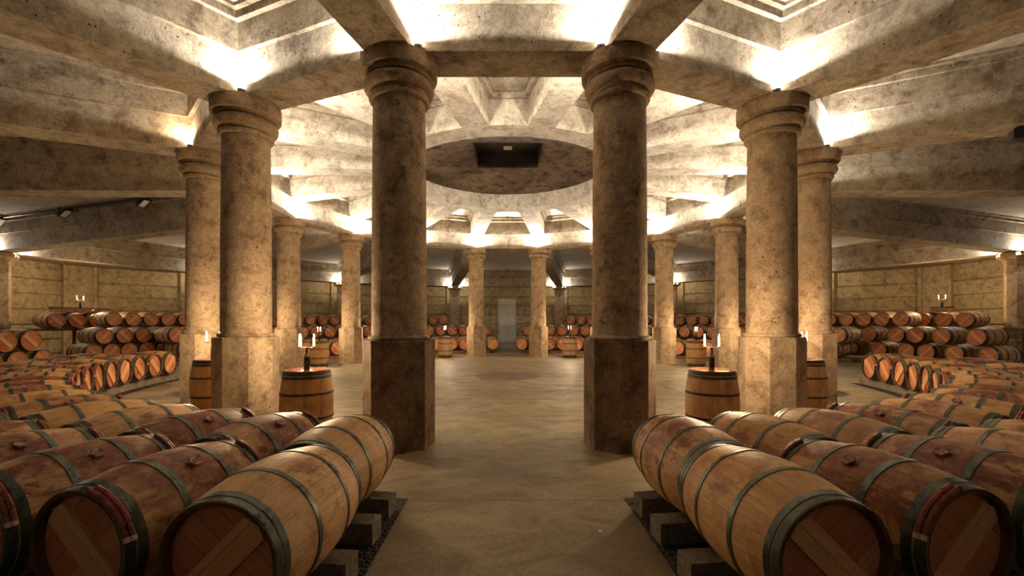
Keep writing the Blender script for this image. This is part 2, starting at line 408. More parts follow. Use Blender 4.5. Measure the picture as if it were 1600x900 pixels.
# central ring and sooted disc with hatch
b = MB(); b.lathe([(3.095, 5.82), (3.67, 5.82), (3.67, 6.75), (3.095, 6.75)], 96, 'Z', closed=True, smooth=True)
tag(b.build('ceiling_ring_beam', M['beam']), kind='structure')
b = MB(); b2 = MB(); N = 64; HQ = .95
circ = [pol(3.12, 2*pi*i/N+pi/4, 6.32) for i in range(N)]
def sq(a, q):
    c_, s_ = cos(a), sin(a); m_ = max(abs(c_), abs(s_)); return Vector((c_/m_*q, s_/m_*q, 6.56))
rings = []
for j in range(9):
    f = j/8; ring = []
    for i in range(N):
        a = 2*pi*i/N+pi/4; p = circ[i].lerp(sq(a, HQ), f)
        if 0 < j < 8: p.z += random.uniform(-.02, .02)
        ring.append(p)
    rings.append(ring)
b.add([p for r_ in rings for p in r_], [(j*N+i, j*N+(i+1) % N, (j+1)*N+(i+1) % N, (j+1)*N+i) for j in range(8) for i in range(N)], 0, True)
b.prism([pol(3.12, 2*pi*i/N+pi/4, 7.3) for i in range(N)], [pol(3.12, 2*pi*i/N+pi/4, 7.4) for i in range(N)])
tag(b.build('ceiling', M['soot']), kind='structure')
b = MB()   # shaft of the hatch
for (x0, x1, y0, y1) in ((-HQ-.03, -HQ, -HQ, HQ), (HQ, HQ+.03, -HQ, HQ), (-HQ, HQ, -HQ-.03, -HQ), (-HQ, HQ, HQ, HQ+.03)): b.box(x0, x1, y0, y1, 6.55, 7.0)
b.box(-HQ-.03, HQ+.03, -HQ-.03, HQ+.03, 7.0, 7.06)
hatch = b.build('ceiling_hatch', M['hatch']); tag(hatch, 'square black hatch opening in the middle of the dark round ceiling', 'hatch', kind='thing')
b = MB()
for i in range(6): b.box(-.13+i*.046, -.10+i*.046, .28, .54, 6.96, 6.99); b.box(-.13, .13, .28+i*.046, .31+i*.046, 6.955, 6.975)
b.build('vent_grid', M['steelgrid'], hatch)
# soffit between outer architrave and walls
b = MB(); inn = [pol(RP-.0, COLPHI[k], 4.42) for k in range(16)]; out = [pol(25.0, COLPHI[k], 4.42) for k in range(16)]
Z = Vector((0, 0, 1))
for k in range(16):
    j = (k+1) % 16; b.prism([inn[k], out[k], out[j], inn[j]], [p+Z*.3 for p in (inn[k], out[k], out[j], inn[j])])
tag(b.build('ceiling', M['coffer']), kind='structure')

# ------------------------------------------------------------------ columns
def lathe_mesh(prof, seg, mat, name, smooth=True, phase=0):
    b = MB(); b.lathe(prof, seg, 'Z', smooth=smooth, phase=phase); return b.mesh(name, mat)
PH = 1.375
pl = MB(); ap = .425; cr = ap/cos(pi/8)
pl.lathe([(0, 0), (cr, 0), (cr, PH-.012), (cr-.014, PH), (0, PH)], 8, 'Z', smooth=False, phase=pi/8)
me_plinth = pl.mesh('plinth', M['column'])
M['plinth'] = concrete('dark_brown_concrete', (.20, .125, .07), (.31, .21, .125), (.07, .035, .02), .8)  # darker brown concrete for the plinths of the two aisle columns
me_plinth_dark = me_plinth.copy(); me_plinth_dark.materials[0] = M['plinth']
torus = [(.375+.025*cos(a), PH+.028+.026*sin(a)) for a in [(-pi/2)+i*pi/6 for i in range(7)]]
me_shaft = lathe_mesh([(.34, PH-.02), (.375, PH)]+torus+[(.356, PH+.056), (.353, PH+.075), (.351, 2.3), (.345, 3.4), (.335, 4.45)], 56, M['column'], 'shaft')
ov = [(.385+.065*cos(a)*1.0, 4.635+.085*sin(a)) for a in [(-pi/2)+i*pi/10 for i in range(11)]]
cp = [(.33, 4.44), (.375, 4.45), (.385, 4.47), (.385, 4.50), (.36, 4.515), (.385, 4.55)]+ov+[(.42, 4.73), (.42, 4.775), (.485, 4.785), (.492, 4.80), (.492, 4.975), (.485, HCOL-.005), (.0, HCOL-.005)]
me_cap = lathe_mesh(cp, 56, M['column'], 'capital')
NMS = {0: ('beside the central aisle', 'nearest'), }
ORD = ['nearest', 'second', 'third', 'fourth', 'fifth', 'sixth', 'seventh', 'farthest']
for k in range(16):
    if k < 8: side_, i = 'right', k
    else: side_, i = 'left', 15-k
    o = empty('concrete_column', pol(RC, COLPHI[k]), COLPHI[k])
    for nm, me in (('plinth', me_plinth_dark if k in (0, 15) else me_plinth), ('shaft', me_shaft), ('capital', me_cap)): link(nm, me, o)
    extra = {0: 'at the aisle', 7: 'facing the door aisle at the back'}.get(i, 'counted along the column ring')
    tag(o, 'round concrete column on octagonal plinth, %s of the %s half of the ring' % (ORD[i], side_), 'column', 'round columns of the central ring', 'thing')

# outer pillars (octagonal)
pp = MB(); a8 = .36/cos(pi/8)
pp.lathe([(0, 0), (a8+.05, 0), (a8+.05, .9), (a8, .93), (a8, 4.0), ], 8, 'Z', smooth=False, phase=pi/8)
me_ps = pp.mesh('shaft', M['column'])
pp = MB(); pp.lathe([(a8-.01, 3.95), (a8+.03, 3.98), (a8+.03, 4.04), (a8+.13, 4.08), (a8+.20, 4.13), (a8+.22, 4.16), (a8+.22, 4.29), (0, 4.29)], 8, 'Z', smooth=False, phase=pi/8)
me_pc = pp.mesh('capital', M['column'])
for k in range(16):
    if k < 8: side_, i = 'right', k
    else: side_, i = 'left', 15-k
    o = empty('concrete_pillar', pol(RP, COLPHI[k]), COLPHI[k])
    link('shaft', me_ps, o); link('capital', me_pc, o)
    tag(o, 'octagonal concrete pillar near the outer wall, %s on the %s half' % (ORD[i], side_), 'pillar', 'outer wall pillars', 'thing')

# ------------------------------------------------------------------ uplights on the capitals
lb = MB(); lb.lathe([(0, 0), (.05, 0), (.055, .015), (.055, .05), (.045, .055)], 16, 'Z')
me_lh = lb.mesh('lamp_housing', M['lampbody'])
lb = MB(); lb.lathe([(.045, .053), (.035, .068), (0, .075)], 16, 'Z'); me_ll = lb.mesh('lamp_lens', M['lamp'])
E_IN, E_OUT, E_PIL = 225, 60, 38
def uplight(loc, energy, label, group, col=(1, .94, .83), rad=.045, dirv=None, spot=True):
    o = empty('uplight', loc); link('lamp_housing', me_lh, o); link('lamp_lens', me_ll, o)
    tag(o, label, 'lamp', group)
    ld = bpy.data.lights.new('uplight_bulb', 'SPOT' if spot else 'POINT'); ld.energy = energy
    if spot: ld.spot_size = radians(179.5); ld.spot_blend = .06
    ld.color = col; ld.shadow_soft_size = rad
    l = bpy.data.objects.new('uplight_bulb', ld); COL.objects.link(l); l.location = Vector(loc)+Vector((0, 0, .13))+(dirv or Vector((0, 0, 0)))
    if spot: l.rotation_euler = (pi, 0, 0)
    return o
for k in range(16):
    phi = COLPHI[k]; n = Vector((cos(phi), sin(phi), 0)); t_ = Vector((-sin(phi), cos(phi), 0)); c = n*RC
    i = k if k < 8 else 15-k; sd = 'right' if k < 8 else 'left'
    warm = k >= 8 and i in (2, 3)
    uplight(c-n*.385+Vector((0, 0, HCOL-.005)), E_IN, 'small uplight on the inner edge of the %s column capital, %s half' % (ORD[i], sd), 'uplights on the column capitals')
    for s_ in (-1, 1):
        # in the corner between radial beam and architrave; "aisle side" is the side with the smaller angle from the front aisle
        aisle = (s_ < 0) if k < 8 else (s_ > 0)
        uplight(c+n*.245+t_*s_*.365+Vector((0, 0, HCOL-.005)), E_OUT*((.32 if i == 2 else .05) if warm else 1),  'small uplight outside the %s column capital, %s half, %s beam side' % (ORD[i], sd, 'nearer' if aisle else 'farther'),
                'uplights on the column capitals', dirv=n*.09+t_*s_*.09+Vector((0, 0, .03)), col=(1, .70, .40) if warm else (1, .94, .84), rad=.06)
for k in range(16):
    phi = COLPHI[k]; n = Vector((cos(phi), sin(phi), 0)); t_ = Vector((-sin(phi), cos(phi), 0)); c = n*RP
    i = k if k < 8 else 15-k; sd = 'right' if k < 8 else 'left'
    for s_ in (-1, 1):
        aisle = (s_ < 0) if k < 8 else (s_ > 0)
        uplight(c-n*.445+t_*s_*.37+Vector((0, 0, HP-.01)), E_PIL if c.y > -6 else 10, 'small lamp on the %s outer pillar of the %s half, %s beam side' % (ORD[i], sd, 'nearer' if aisle else 'farther'),
                'lamps on the outer pillars', spot=False, dirv=-n*.06+t_*s_*.04)

    if c.y > -5:
        uplight(c+n*.44+Vector((0, 0, HP-.01)), 34, 'small lamp behind the %s outer pillar of the %s half, facing the wall' % (ORD[i], sd), 'wall lamps behind the outer pillars', col=(1, .80, .54), rad=.03, spot=False, dirv=Vector((0, 0, -.045))+n*.03)

# ------------------------------------------------------------------ barrels
LB, RB, RH = .93, .345, .287; ZC = .345
def rad(x): return RB-(RB-RH)*(2*x/LB)**2
def body_prof(n):
    xs = [-LB/2+LB*i/n for i in range(n+1)]
    p = [(rad(x), x) for x in xs]
    return [(.262, -LB/2+.045), (.268, -LB/2+.004)]+p+[(.268, LB/2-.004), (.262, LB/2-.045)]
def hoop_mb(b, x0, wdt, seg=48, mi=0, rivets=True, th=.0045):
    xs = (x0-wdt/2, x0+wdt/2); pr = [(rad(xs[0])+.0005, xs[0]), (rad(xs[1])+.0005, xs[1]), (rad(xs[1])+th, xs[1]), (rad(xs[0])+th, xs[0])]
    b.lathe(pr, seg, 'X', mi, (0, 0, ZC), closed=True)
    if rivets:
        # overlap seam: a thicker lap with two rivets
        b.lathe([(p[0]+(.003 if q > 1 else .002), p[1]) for q, p in enumerate(pr)], 4, 'X', mi, (0, 0, ZC), closed=True, a0=radians(38), a1=radians(54))
        for a in (radians(41), radians(50)):
            r_ = rad(x0)+th+.003; c_ = Vector((x0, r_*sin(a), r_*cos(a)+ZC)); nrm = Vector((0, sin(a), cos(a)))
            u = Vector((1, 0, 0)); v_ = nrm.cross(u); ring = [c_+u*.0095*cos(2*pi*q/8)+v_*.0095*sin(2*pi*q/8) for q in range(8)]
            b.add(ring+[c_+nrm*.006], [(q, (q+1) % 8, 8) for q in range(8)], mi, True)
M['chime'] = simple('dark_stave_ends', (.085, .035, .02), .55, 0, .5, 9)
def body_mesh():
    b = MB(); p = body_prof(20)
    b.lathe(p[2:-2], 48, 'X', 0, (0, 0, ZC)); b.lathe(p[:3], 48, 'X', 1, (0, 0, ZC)); b.lathe(p[-3:], 48, 'X', 1, (0, 0, ZC))
    return b.mesh('staves', [M['staves'], M['chime']])
me_body = body_mesh()
def head_mesh(sgn, mat):
    b = MB(); x1 = sgn*(LB/2-.045); x0 = sgn*(LB/2-.065)
    b.lathe([(0, x1), (.266, x1), (.266, x0), (0, x0)], 40, 'X', 0, (0, 0, 0)); return b.mesh('head', mat)
def bar_mesh(sgn, ang, mat, wd=.068):
    b = MB(); R_ = Matrix.Rotation(ang, 4, 'X'); xa, xb = sorted((sgn*(LB/2-.046), sgn*(LB/2-.024)))
    # tapered ends following the round head
    L_ = .240; pts = [(-wd, -L_+.012), (-wd*.2, -L_-.012), (wd, -L_+.010), (wd, L_-.012), (wd*.1, L_+.012), (-wd, L_-.010)]
    b.prism([R_ @ Vector((xa, y, z)) for y, z in pts], [R_ @ Vector((xb, y, z)) for y, z in pts]); return b.mesh('crossbar', mat)
# variants: head direction 0/1
HM = {(s_, v): head_mesh(s_, M['head1'] if v == 0 else M['head2']) for s_ in (-1, 1) for v in (0, 1)}
BM_ = {(s_, v): bar_mesh(s_, (pi/4 if v == 0 else -pi/4), M['bar1'] if v == 0 else M['bar2']) for s_ in (-1, 1) for v in (0, 1)}
def hoop_mesh(x0, wdt, mat, rv=True):
    b = MB(); hoop_mb(b, x0, wdt, rivets=rv); return b.mesh('hoop', mat)
HOOPS_A = [(-.446, .032), (-.402, .034), (-.165, .030), (.165, .030), (.402, .034), (.446, .032)]
HOOPS_B = [(-.440, .046), (-.385, .042), (-.155, .038), (.155, .038), (.385, .042), (.440, .046)]
MH = {'A': [hoop_mesh(x, w_, M['hoop']) for x, w_ in HOOPS_A], 'B': [hoop_mesh(x, w_, M['hoop']) for x, w_ in HOOPS_B],
      'U': [hoop_mesh(x, w_, M['hoopdark']) for x, w_ in [(-.43, .05), (-.375, .035), (-.16, .032), (.16, .032), (.375, .035), (.43, .05)]]}
def cane_mesh(sgn, side):
    b = MB()
    for j, (dx, dr) in enumerate(((.452, .004), (.428, .014))):
        r_ = RH+dr+.010; a0, a1 = radians(12+3*j), radians(78)
        pts = [(sgn*dx, side*r_*sin(a0+(a1-a0)*q/14), ZC+r_*cos(a0+(a1-a0)*q/14)) for q in range(15)]
        b.tube(pts[:14], .0125, 8, 0); b.tube(pts[13:], .0138, 8, 1)
        for q in range(0, 12, 2): b.tube([pts[q], tuple(Vector(pts[q]).lerp(Vector(pts[q+1]), .35))], .0145, 8, 0)
    return b.mesh('cane_binding', [M['cane'], M['tie']])
MC = {(s_, d): cane_mesh(s_, d) for s_ in (-1, 1) for d in (-1, 1)}
def bung_mesh(sd):
    b = MB(); a = radians(33)*sd; nrm = Vector((0, sin(a), cos(a))); u = Vector((1, 0, 0)); v_ = nrm.cross(u); c0 = Vector((0, 0, ZC))+nrm*(RB-.008)
    b.tube([c0, c0+nrm*.03], .017, 12)
    rings = []
    for h, rr, am in ((.012, .020, 0), (.016, .031, .08), (.026, .037, .11), (.034, .034, .10), (.030, .024, .04), (.027, .012, 0)):
        rings.append([c0+nrm*h+(u*cos(q*2*pi/36)+v_*sin(q*2*pi/36))*rr*(1+am*cos(6*q*2*pi/36)) for q in range(36)])
    vs_ = [p for r_ in rings for p in r_]+[c0+nrm*.026]; n_ = len(rings)
    b.add(vs_, [(i*36+q, i*36+(q+1) % 36, (i+1)*36+(q+1) % 36, (i+1)*36+q) for i in range(n_-1) for q in range(36)]+[((n_-1)*36+q, (n_-1)*36+(q+1) % 36, n_*36) for q in range(36)], 0, True)
    return b.mesh('bung', M['glassbung'])
me_bung = {-1: bung_mesh(-1), 1: bung_mesh(1)}
protos = {}
def make_proto(kind, hv, cd_):
    key = (kind, hv, cd_)
    if key in protos: return protos[key]
    parts = [('staves', me_body, None, [])]
    for s_ in (-1, 1):
        v = hv if s_ < 0 else 1-hv
        parts.append(('head', HM[(s_, v)], (0, 0, ZC), [('crossbar', BM_[(s_, v)])]))
    parts += [('hoop', m_, None, []) for m_ in MH[kind]]
    if kind == 'B':
        parts.append(('bung', me_bung[cd_], None, []))
        parts += [('cane_binding', MC[(s_, cd_)], None, []) for s_ in (-1, 1)]
    protos[key] = parts; return parts
def barrel_full(kind, hv, loc, rz, label, group, stain, tone, cd_=1):
    o = empty('wine_barrel', loc, rz); o.color = (stain, tone, 0, 1)
    for nm, me, l, subs in make_proto(kind, hv, cd_):
        c = link(nm, me, o, l)
        if nm == 'staves': c.color = (stain, tone, 0, 1)
        for sn, sm in subs: link(sn, sm, c)
    return tag(o, label, 'barrel', group)
# compact barrel for the distant stacks
def far_mesh(v):
    b = MB(); b.lathe([(.262, -LB/2+.045)]+[(rad(-LB/2+LB*i/8), -LB/2+LB*i/8) for i in range(9)]+[(.262, LB/2-.045)], 24, 'X', 0, (0, 0, ZC))
    for s_ in (-1, 1):
        x = s_*(LB/2-.045); vs_ = [(x, .266*sin(2*pi*q/24), ZC+.266*cos(2*pi*q/24)) for q in range(24)]; b.add(vs_, [tuple(range(24))], 1)
        an = pi/4 if v == 0 else -pi/4; R_ = Matrix.Rotation(an, 4, 'X'); xa, xb = sorted((x, x+s_*.02))
        pts = [(-.052, -.235), (.052, -.235), (.052, .235), (-.052, .235)]
        q_ = [R_ @ Vector((xa, y, z)) for y, z in pts]; r_ = [R_ @ Vector((xb, y, z)) for y, z in pts]
        b.prism([p+Vector((0, 0, ZC)) for p in q_], [p+Vector((0, 0, ZC)) for p in r_], 2)
    for x0, w_ in ((-.425, .06), (-.36, .035), (-.155, .036), (.155, .036), (.36, .035), (.425, .06)): hoop_mb(b, x0, w_, 24, 3, rivets=False)
    return b.mesh('wine_barrel', [M['staves'], M['farhead%d' % v], M['farbar%d' % v], M['hoopdark']])
def shift_head(src, nm):
    m_ = src.copy(); m_.name = nm; return m_
M['farhead0'] = M['head1']; M['farhead1'] = M['head2']; M['farbar0'] = M['bar1']; M['farbar1'] = M['bar2']
ME_FAR = [far_mesh(0), far_mesh(1)]
def barrel_far(loc, rz, label, group, stain=.0, tone=1.0, v=0):
    o = link('wine_barrel', ME_FAR[v], None, loc); o.rotation_euler = (0, 0, rz); o.color = (stain, tone, 0, 1)
    return tag(o, label, 'barrel', group)

ORDW = ['first', 'second', 'third', 'fourth', 'fifth', 'sixth', 'seventh', 'eighth', 'ninth', 'tenth', 'eleventh', 'twelfth', 'thirteenth', 'fourteenth', 'fifteenth',
        'sixteenth', 'seventeenth', 'eighteenth', 'nineteenth', 'twentieth', 'twenty-first', 'twenty-second', 'twenty-third', 'twenty-fourth', 'twenty-fifth', 'twenty-sixth',
        'twenty-seventh', 'twenty-eighth', 'twenty-ninth', 'thirtieth']
A1 = .143   # height of the lowest point of a barrel on the rails
RIN, RIN2 = 9.185, 10.125
def phi_of(th, side): return -pi/2+side*radians(th)
specs = {  # kind, head, stain, tone for chosen ones: (side,row,i)
 (1, 0, 0): ('A', 0, .52, 1.0), (1, 1, 0): ('A', 1, .12, 1.05), (1, 0, 1): ('A', 1, .30, 1.0), (1, 0, 2): ('A', 0, .12, .95), (1, 1, 1): ('B', 0, .80, .95), (1, 1, 2): ('B', 0, .82, .98),
 (1, 0, 3): ('B', 0, .72, 1.05), (1, 0, 4): ('A', 1, .35, 1.0), (1, 1, 3): ('A', 0, .15, 1.05), (1, 0, 5): ('B', 1, .4, 1.05),
 (-1, 0, 0): ('A', 0, .10, 1.05), (-1, 1, 0): ('A', 0, .18, 1.1), (-1, 0, 1): ('B', 1, .85, .95), (-1, 1, 1): ('B', 1, .78, .95), (-1, 0, 2): ('B', 0, .92, .9), (-1, 1, 2): ('B', 1, .80, .95),
 (-1, 0, 3): ('A', 0, .14, 1.05), (-1, 0, 4): ('A', 0, .05, 1.1), (-1, 1, 3): ('B', 0, .55, 1.0), (-1, 0, 5): ('B', 0, .5, .95)}
def desc(kind, stain):
    if kind == 'A': return 'wine-streaked plain' if stain > .4 else ('lightly marked plain' if stain > .2 else 'clean pale')
    return 'deep red-stained cane-bound' if stain > .7 else 'cane-bound'
NR = {}
for side in (1, -1):
    sw = 'right' if side > 0 else 'left'
    na = 17 if side > 0 else 19
    for row in (0, 1):
        for i in range(na):
            if row == 0: th = 8.4+4.244*i if side > 0 else 8.1+4.133*i; r0 = RIN
            else: th = 7.85+3.93*i if side > 0 else 7.2+3.93*i; r0 = RIN2
            if row == 1 and th > (76.5 if side > 0 else 82.7): continue
            ph = phi_of(th, side); rc = r0+LB/2; turn = 0
            # the two barrels beside the aisle stand a little squarer to it
            if i == 0: turn = side*radians(-2.5)
            if (side, row, i) in specs: kind, hv, st, tn = specs[(side, row, i)]
            else:
                kind = 'B' if random.random() < .5 else 'A'; hv = random.randint(0, 1)
                st = random.choice([.0, .1, .2, .35, .5, .6]) if kind == 'A' else random.choice([.45, .65, .75, .85]); tn = random.uniform(.88, 1.12)
            p = pol(rc, ph, A1)
            rw = 'front' if row == 0 else 'rear'
            loc_w = 'at the aisle' if i == 0 else '%s from the aisle' % ORDW[i]
            barrel_full(kind, hv, p, ph+turn, '%s barrel in the %s curve, %s row, %s' % (desc(kind, st), sw, 'inner' if row == 0 else 'outer', loc_w),
                        'barrels lying in the %s curved double row' % sw, st, tn, cd_=-side)

# rails + gravel bed under the front rows
def arc_rail(name, r, hw, z0, z1, pa, pb, mat, seg=40, label=None, cat=None, group=None):
    b = MB(); pr = [(r-hw, z0), (r+hw, z0), (r+hw, z1), (r-hw, z1)]
    b.lathe(pr, seg, 'Z', closed=True, smooth=False, a0=pa, a1=pb); o = b.build(name, mat)
    return tag(o, label, cat, group)
def sector(r0, r1, pa, pb, z0, z1, name, mat, seg=48):
    b = MB(); b.lathe([(r0, z0), (r1, z0), (r1, z1), (r0, z1)], seg, 'Z', closed=True, smooth=False, a0=pa, a1=pb); return b.build(name, mat)
for side in (1, -1):
    sw = 'right' if side > 0 else 'left'; te = 80.0 if side > 0 else 86.0
    g = MB(); pts = []; n_ = 40
    # gravel bed edge runs parallel to the aisle
    xa = 1.03 if side > 0 else -.93
    th0 = math.degrees(math.asin(abs(xa)/9.08)); th1 = math.degrees(math.asin(abs(xa)/11.35))
    inner = [pol(9.08, phi_of(th0+(te-th0)*q/n_, side)) for q in range(n_+1)]; outer = [pol(11.35, phi_of(th1+(te-th1)*q/n_, side)) for q in range(n_+1)]
    for q in range(n_):
        quad = [inner[q], inner[q+1], outer[q+1], outer[q]]
        g.add([p+Z*.006 for p in quad], [(0, 1, 2, 3)])
    for q in range(420):      # loose stones
        th = random.uniform(th0, 30); r_ = random.uniform(9.15, 11.3); p = pol(r_, phi_of(th, side)); s_ = random.uniform(.006, .016)
        if abs(p.x) < abs(xa)+.02: continue
        g.add([p+Vector((s_*dx, s_*dy*.8, .006+s_*dz)) for dx, dy, dz in ((1, 0, .3), (0, 1, .3), (-1, 0, .3), (0, -1, .3), (0, 0, .9))], [(0, 1, 4), (1, 2, 4), (2, 3, 4), (3, 0, 4)])
    tag(g.build('gravel', M['gravel']), 'dark gravel bed under the %s curved barrel rows' % sw, 'gravel', kind='stuff')
    for j, r_ in enumerate((9.40, 9.83, 10.34, 10.78)):
        x_e = (1.055 if side > 0 else .985); ts = math.degrees(math.asin(x_e/r_))
        if side > 0: pa, pb = phi_of(ts, 1), phi_of(te, 1)
        else: pa, pb = phi_of(te, -1), phi_of(ts, -1)
        arc_rail('barrel_rail', r_, .085, .004, .158, pa, pb, M['rail'], 60, 'low curved concrete rail under the %s barrels, %s from the hall centre' % (sw, ORDW[j]), 'rail', 'concrete rails under the barrels')

# visibility cull of distant things against the columns
COLS = []
for k in range(16):
    c = pol(RC, COLPHI[k]); z_ = c.y-CAM.y
    if z_ < .5: continue
    COLS.append((CXP+F_PX*(c.x-CAM.x)/z_, F_PX*.34/z_, z_))
def px(p): z_ = p[1]-CAM.y; return CXP+F_PX*(p[0]-CAM.x)/z_, CYP-F_PX*(p[2]-CAM.z)/z_, z_
def hidden(x0, x1, z_):
    if x1 < 0 or x0 > 1600: return True
    for cx_, hw_, cz in COLS:
        if cz < z_ and cx_-hw_ < x0 and x1 < cx_+hw_: return True
    return False
def ray_r(pxx, r):    # point on circle r seen at pixel column pxx (far side)
    u = (pxx-CXP)/F_PX; a = u*u+1; bq = 2*(u*CAM.x+CAM.y); cq = CAM.x**2+CAM.y**2-r*r
    tt = (-bq+sqrt(bq*bq-4*a*cq))/(2*a); return Vector((CAM.x+u*tt, CAM.y+tt, 0))
nfar = 0
def far_row(r_in, zlow, th_a, th_b, side, what, v0=0, thstep=None, offs=0.0, group=None, cull=True, tone=1.0):
    """row of radial barrels; th counted from the front aisle"""
    global nfar
    sw = 'right' if side > 0 else 'left'
    stp = thstep or math.degrees(.705/(r_in+.05)); n_ = int((th_b-th_a)/stp+1e-6)+1; ci = 0
    for i in range(n_):
        th = th_b-stp*(i+offs)
        if th < th_a-1e-6: continue
        ph = phi_of(th, side); p = pol(r_in+LB/2, ph, zlow); hd = pol(r_in, ph, zlow+ZC)
        X, Y, z_ = px(hd); X2, Y2, z2 = px(pol(r_in+LB, ph, zlow+ZC)); hw_ = F_PX*.33/z_
        if cull and hidden(min(X, X2)-hw_, max(X, X2)+hw_, z_): continue
        barrel_far(p, ph, 'oak barrel in the %s, %s half, %s from door aisle' % (what, sw, ORDW[min(i, 29)]), group or what, random.choice([0, 0, .15, .3]), random.uniform(.75, 1.0)*tone, random.randint(0, 1)); nfar += 1
for side in (1, -1):
    sw = 'right' if side > 0 else 'left'
    far_row(9.45, A1, 104, 175.4, side, 'low rear curve, facing row', group='barrels in the rear curved double row')
    far_row(10.42, A1, 104, 175.6, side, 'low rear curve, back row', group='barrels in the rear curved double row')
    far_row(14.0, A1, 108, 176.2, side, 'rear stack bottom tier', group='barrels stacked along the rear')
    far_row(14.0, A1+.60, 108, 176.2, side, 'rear stack upper tier', offs=.5, group='barrels stacked along the rear')
    far_row(17.6, 1.385, 108, 165.5, side, 'high rack behind the rear stack', group='barrels on the high rear rack')

# explicit side stacks from the photo, in front of the side walls
def at_px(lst, r, zlow, what, group, side, tone=.95):  # tones below the default paint the side stacks' shade into the stave colour
    global nfar
    sw = 'right' if side > 0 else 'left'
    for i, (xx, v) in enumerate(lst):
        p = ray_r(xx, r); ph = atan2(p.y, p.x); c = pol(r+LB/2, ph, zlow)
        barrel_far(c, ph, 'oak barrel in the %s by the %s wall, %s from the corner pillar' % (what, sw, ORDW[i]), group, random.choice([0, .1, .3]), random.uniform(.8, 1.0)*tone, v); nfar += 1
T3R = [(1507, 0), (1473, 0), (1441, 0), (1411, 0), (1383, 0), (1357, 1), (1331, 1), (1309, 1)]
T3L = [(89.5, 1), (121.6, 1), (153, 1), (181.9, 0), (209.3, 1), (235.3, 0), (259.6, 0), (283, 0)]
at_px(T3R, 19.0, 1.36, 'top tier', 'barrels on the high side racks', 1, .85)
at_px(T3L, 19.0, 1.33, 'top tier', 'barrels on the high side racks', -1, .85)
T2R = [(1524, 1), (1470, 1), (1429, 1), (1399, 0), (1356, 0), (1314, 0)]
T1R = [(1543, 1), (1490, 1), (1446, 0), (1415, 0), (1372, 0), (1329, 1)]
T2L = [(163.8, 0), (195.6, 1), (225.2, 0), (254, 0), (283, 1)]
T1L = [(148, 1), (176, 0), (203, 0), (230, 1), (256, 1), (284, 0)]
at_px(T2R, 16.0, A1+.61, 'middle tier', 'barrels in the side stacks', 1, .8)
at_px(T1R, 16.0, A1, 'bottom tier', 'barrels in the side stacks', 1, .8)
at_px(T2L, 15.6, A1+.58, 'middle tier', 'barrels in the side stacks', -1, .8)
at_px(T1L, 15.6, A1, 'bottom tier', 'barrels in the side stacks', -1, .8)
at_px([(10, 1), (50, 1)], 13.8, A1+.58, 'near upper pair', 'barrels in the side stacks', -1)
at_px([(-12, 0), (29, 1), (69, 1)], 13.8, A1, 'near lower group', 'barrels in the side stacks', -1)

# racks carrying the high rows, rails under the low rows
def rack(r_in, z_top, tha, thb, side, label):
    o = empty('barrel_rack', (0, 0, 0)); tag(o, label, 'rack', 'timber barrel racks', 'thing')
    pa, pb = sorted((phi_of(tha, side), phi_of(thb, side)))
    for r_ in (r_in+.18, r_in+LB-.18):
        b = MB(); b.lathe([(r_-.05, z_top-.10), (r_+.05, z_top-.10), (r_+.05, z_top), (r_-.05, z_top)], 24, 'Z', closed=True, smooth=False, a0=pa, a1=pb)
        b.build('rack_rail', M['timber'], o)
    n_ = max(2, int((pb-pa)*r_in/2.4))
    for q in range(n_+1):
        ph = pa+.01+(pb-pa-.02)*q/n_
        for r_ in (r_in+.18, r_in+LB-.18):
            c = pol(r_, ph); b = MB(); b.box(c.x-.045, c.x+.045, c.y-.045, c.y+.045, 0, z_top-.10); b.build('rack_post', M['timber'], o)
rack(19.0, 1.375, 91, 114, 1, 'dark timber rack holding the highest barrels by the right wall')
rack(19.0, 1.345, 91, 116, -1, 'dark timber rack holding the highest barrels by the left wall')
rack(17.6, 1.40, 107, 166.5, 1, 'dark timber rack behind the rear stack on the right')
rack(17.6, 1.40, 107, 166.5, -1, 'dark timber rack behind the rear stack on the left')
for side in (1, -1):
    sw = 'right' if side > 0 else 'left'
    for nm, r_in, ta, tb in (('rear double curve', 9.45, 102, 174.6), ('rear double curve, outer barrels', 10.42, 102, 174.8), ('rear stack', 14.0, 107, 175.9), ('side stack', 15.6 if side < 0 else 16.0, 88 if side > 0 else 96, 106), ('near side group', 13.8, 80, 92)):
        if nm == 'near side group' and side > 0: continue
        for j, r_ in enumerate((r_in+.2, r_in+LB-.2)):
            pa, pb = sorted((phi_of(ta, side), phi_of(tb, side)))
            arc_rail('barrel_rail', r_, .08, 0, .158, pa, pb, M['timber'], 40, 'low dark rail under the %s on the %s, %s edge' % (nm, sw, ('front', 'back')[j]), 'rail', 'dark rails under the far barrels')

# ------------------------------------------------------------------ standing barrels with bottles and candles
BOT = [(0, 0), (.034, 0), (.0385, .006), (.0385, .185), (.036, .205), (.022, .235), (.0155, .25), (.0145, .30), (.0165, .302), (.0165, .318), (.0135, .322), (0, .322)]
me_bottle = lathe_mesh(BOT, 24, M['bottle'], 'bottle')
b = MB(); b.lathe([(0, 0), (.0145, 0), (.0145, .125), (.010, .132), (0, .134)], 12, 'Z'); me_candle = b.mesh('candle', M['wax'])
b = MB(); b.lathe([(0, 0), (.006, .006), (.0085, .016), (.006, .032), (0, .048)], 10, 'Z'); me_flame = b.mesh('flame', M['flame'])
def bunghole():
    b = MB(); ring = [(.0+.03*cos(q*pi/8), .03*sin(q*pi/8)) for q in range(16)]
    b.prism([Vector((x, y, 2*.345-.010)) for x, y in ring], [Vector((x*.8, y*.8, 2*.345+.004)) for x, y in ring]); return b.mesh('bung', M['black'])
me_bh = bunghole()
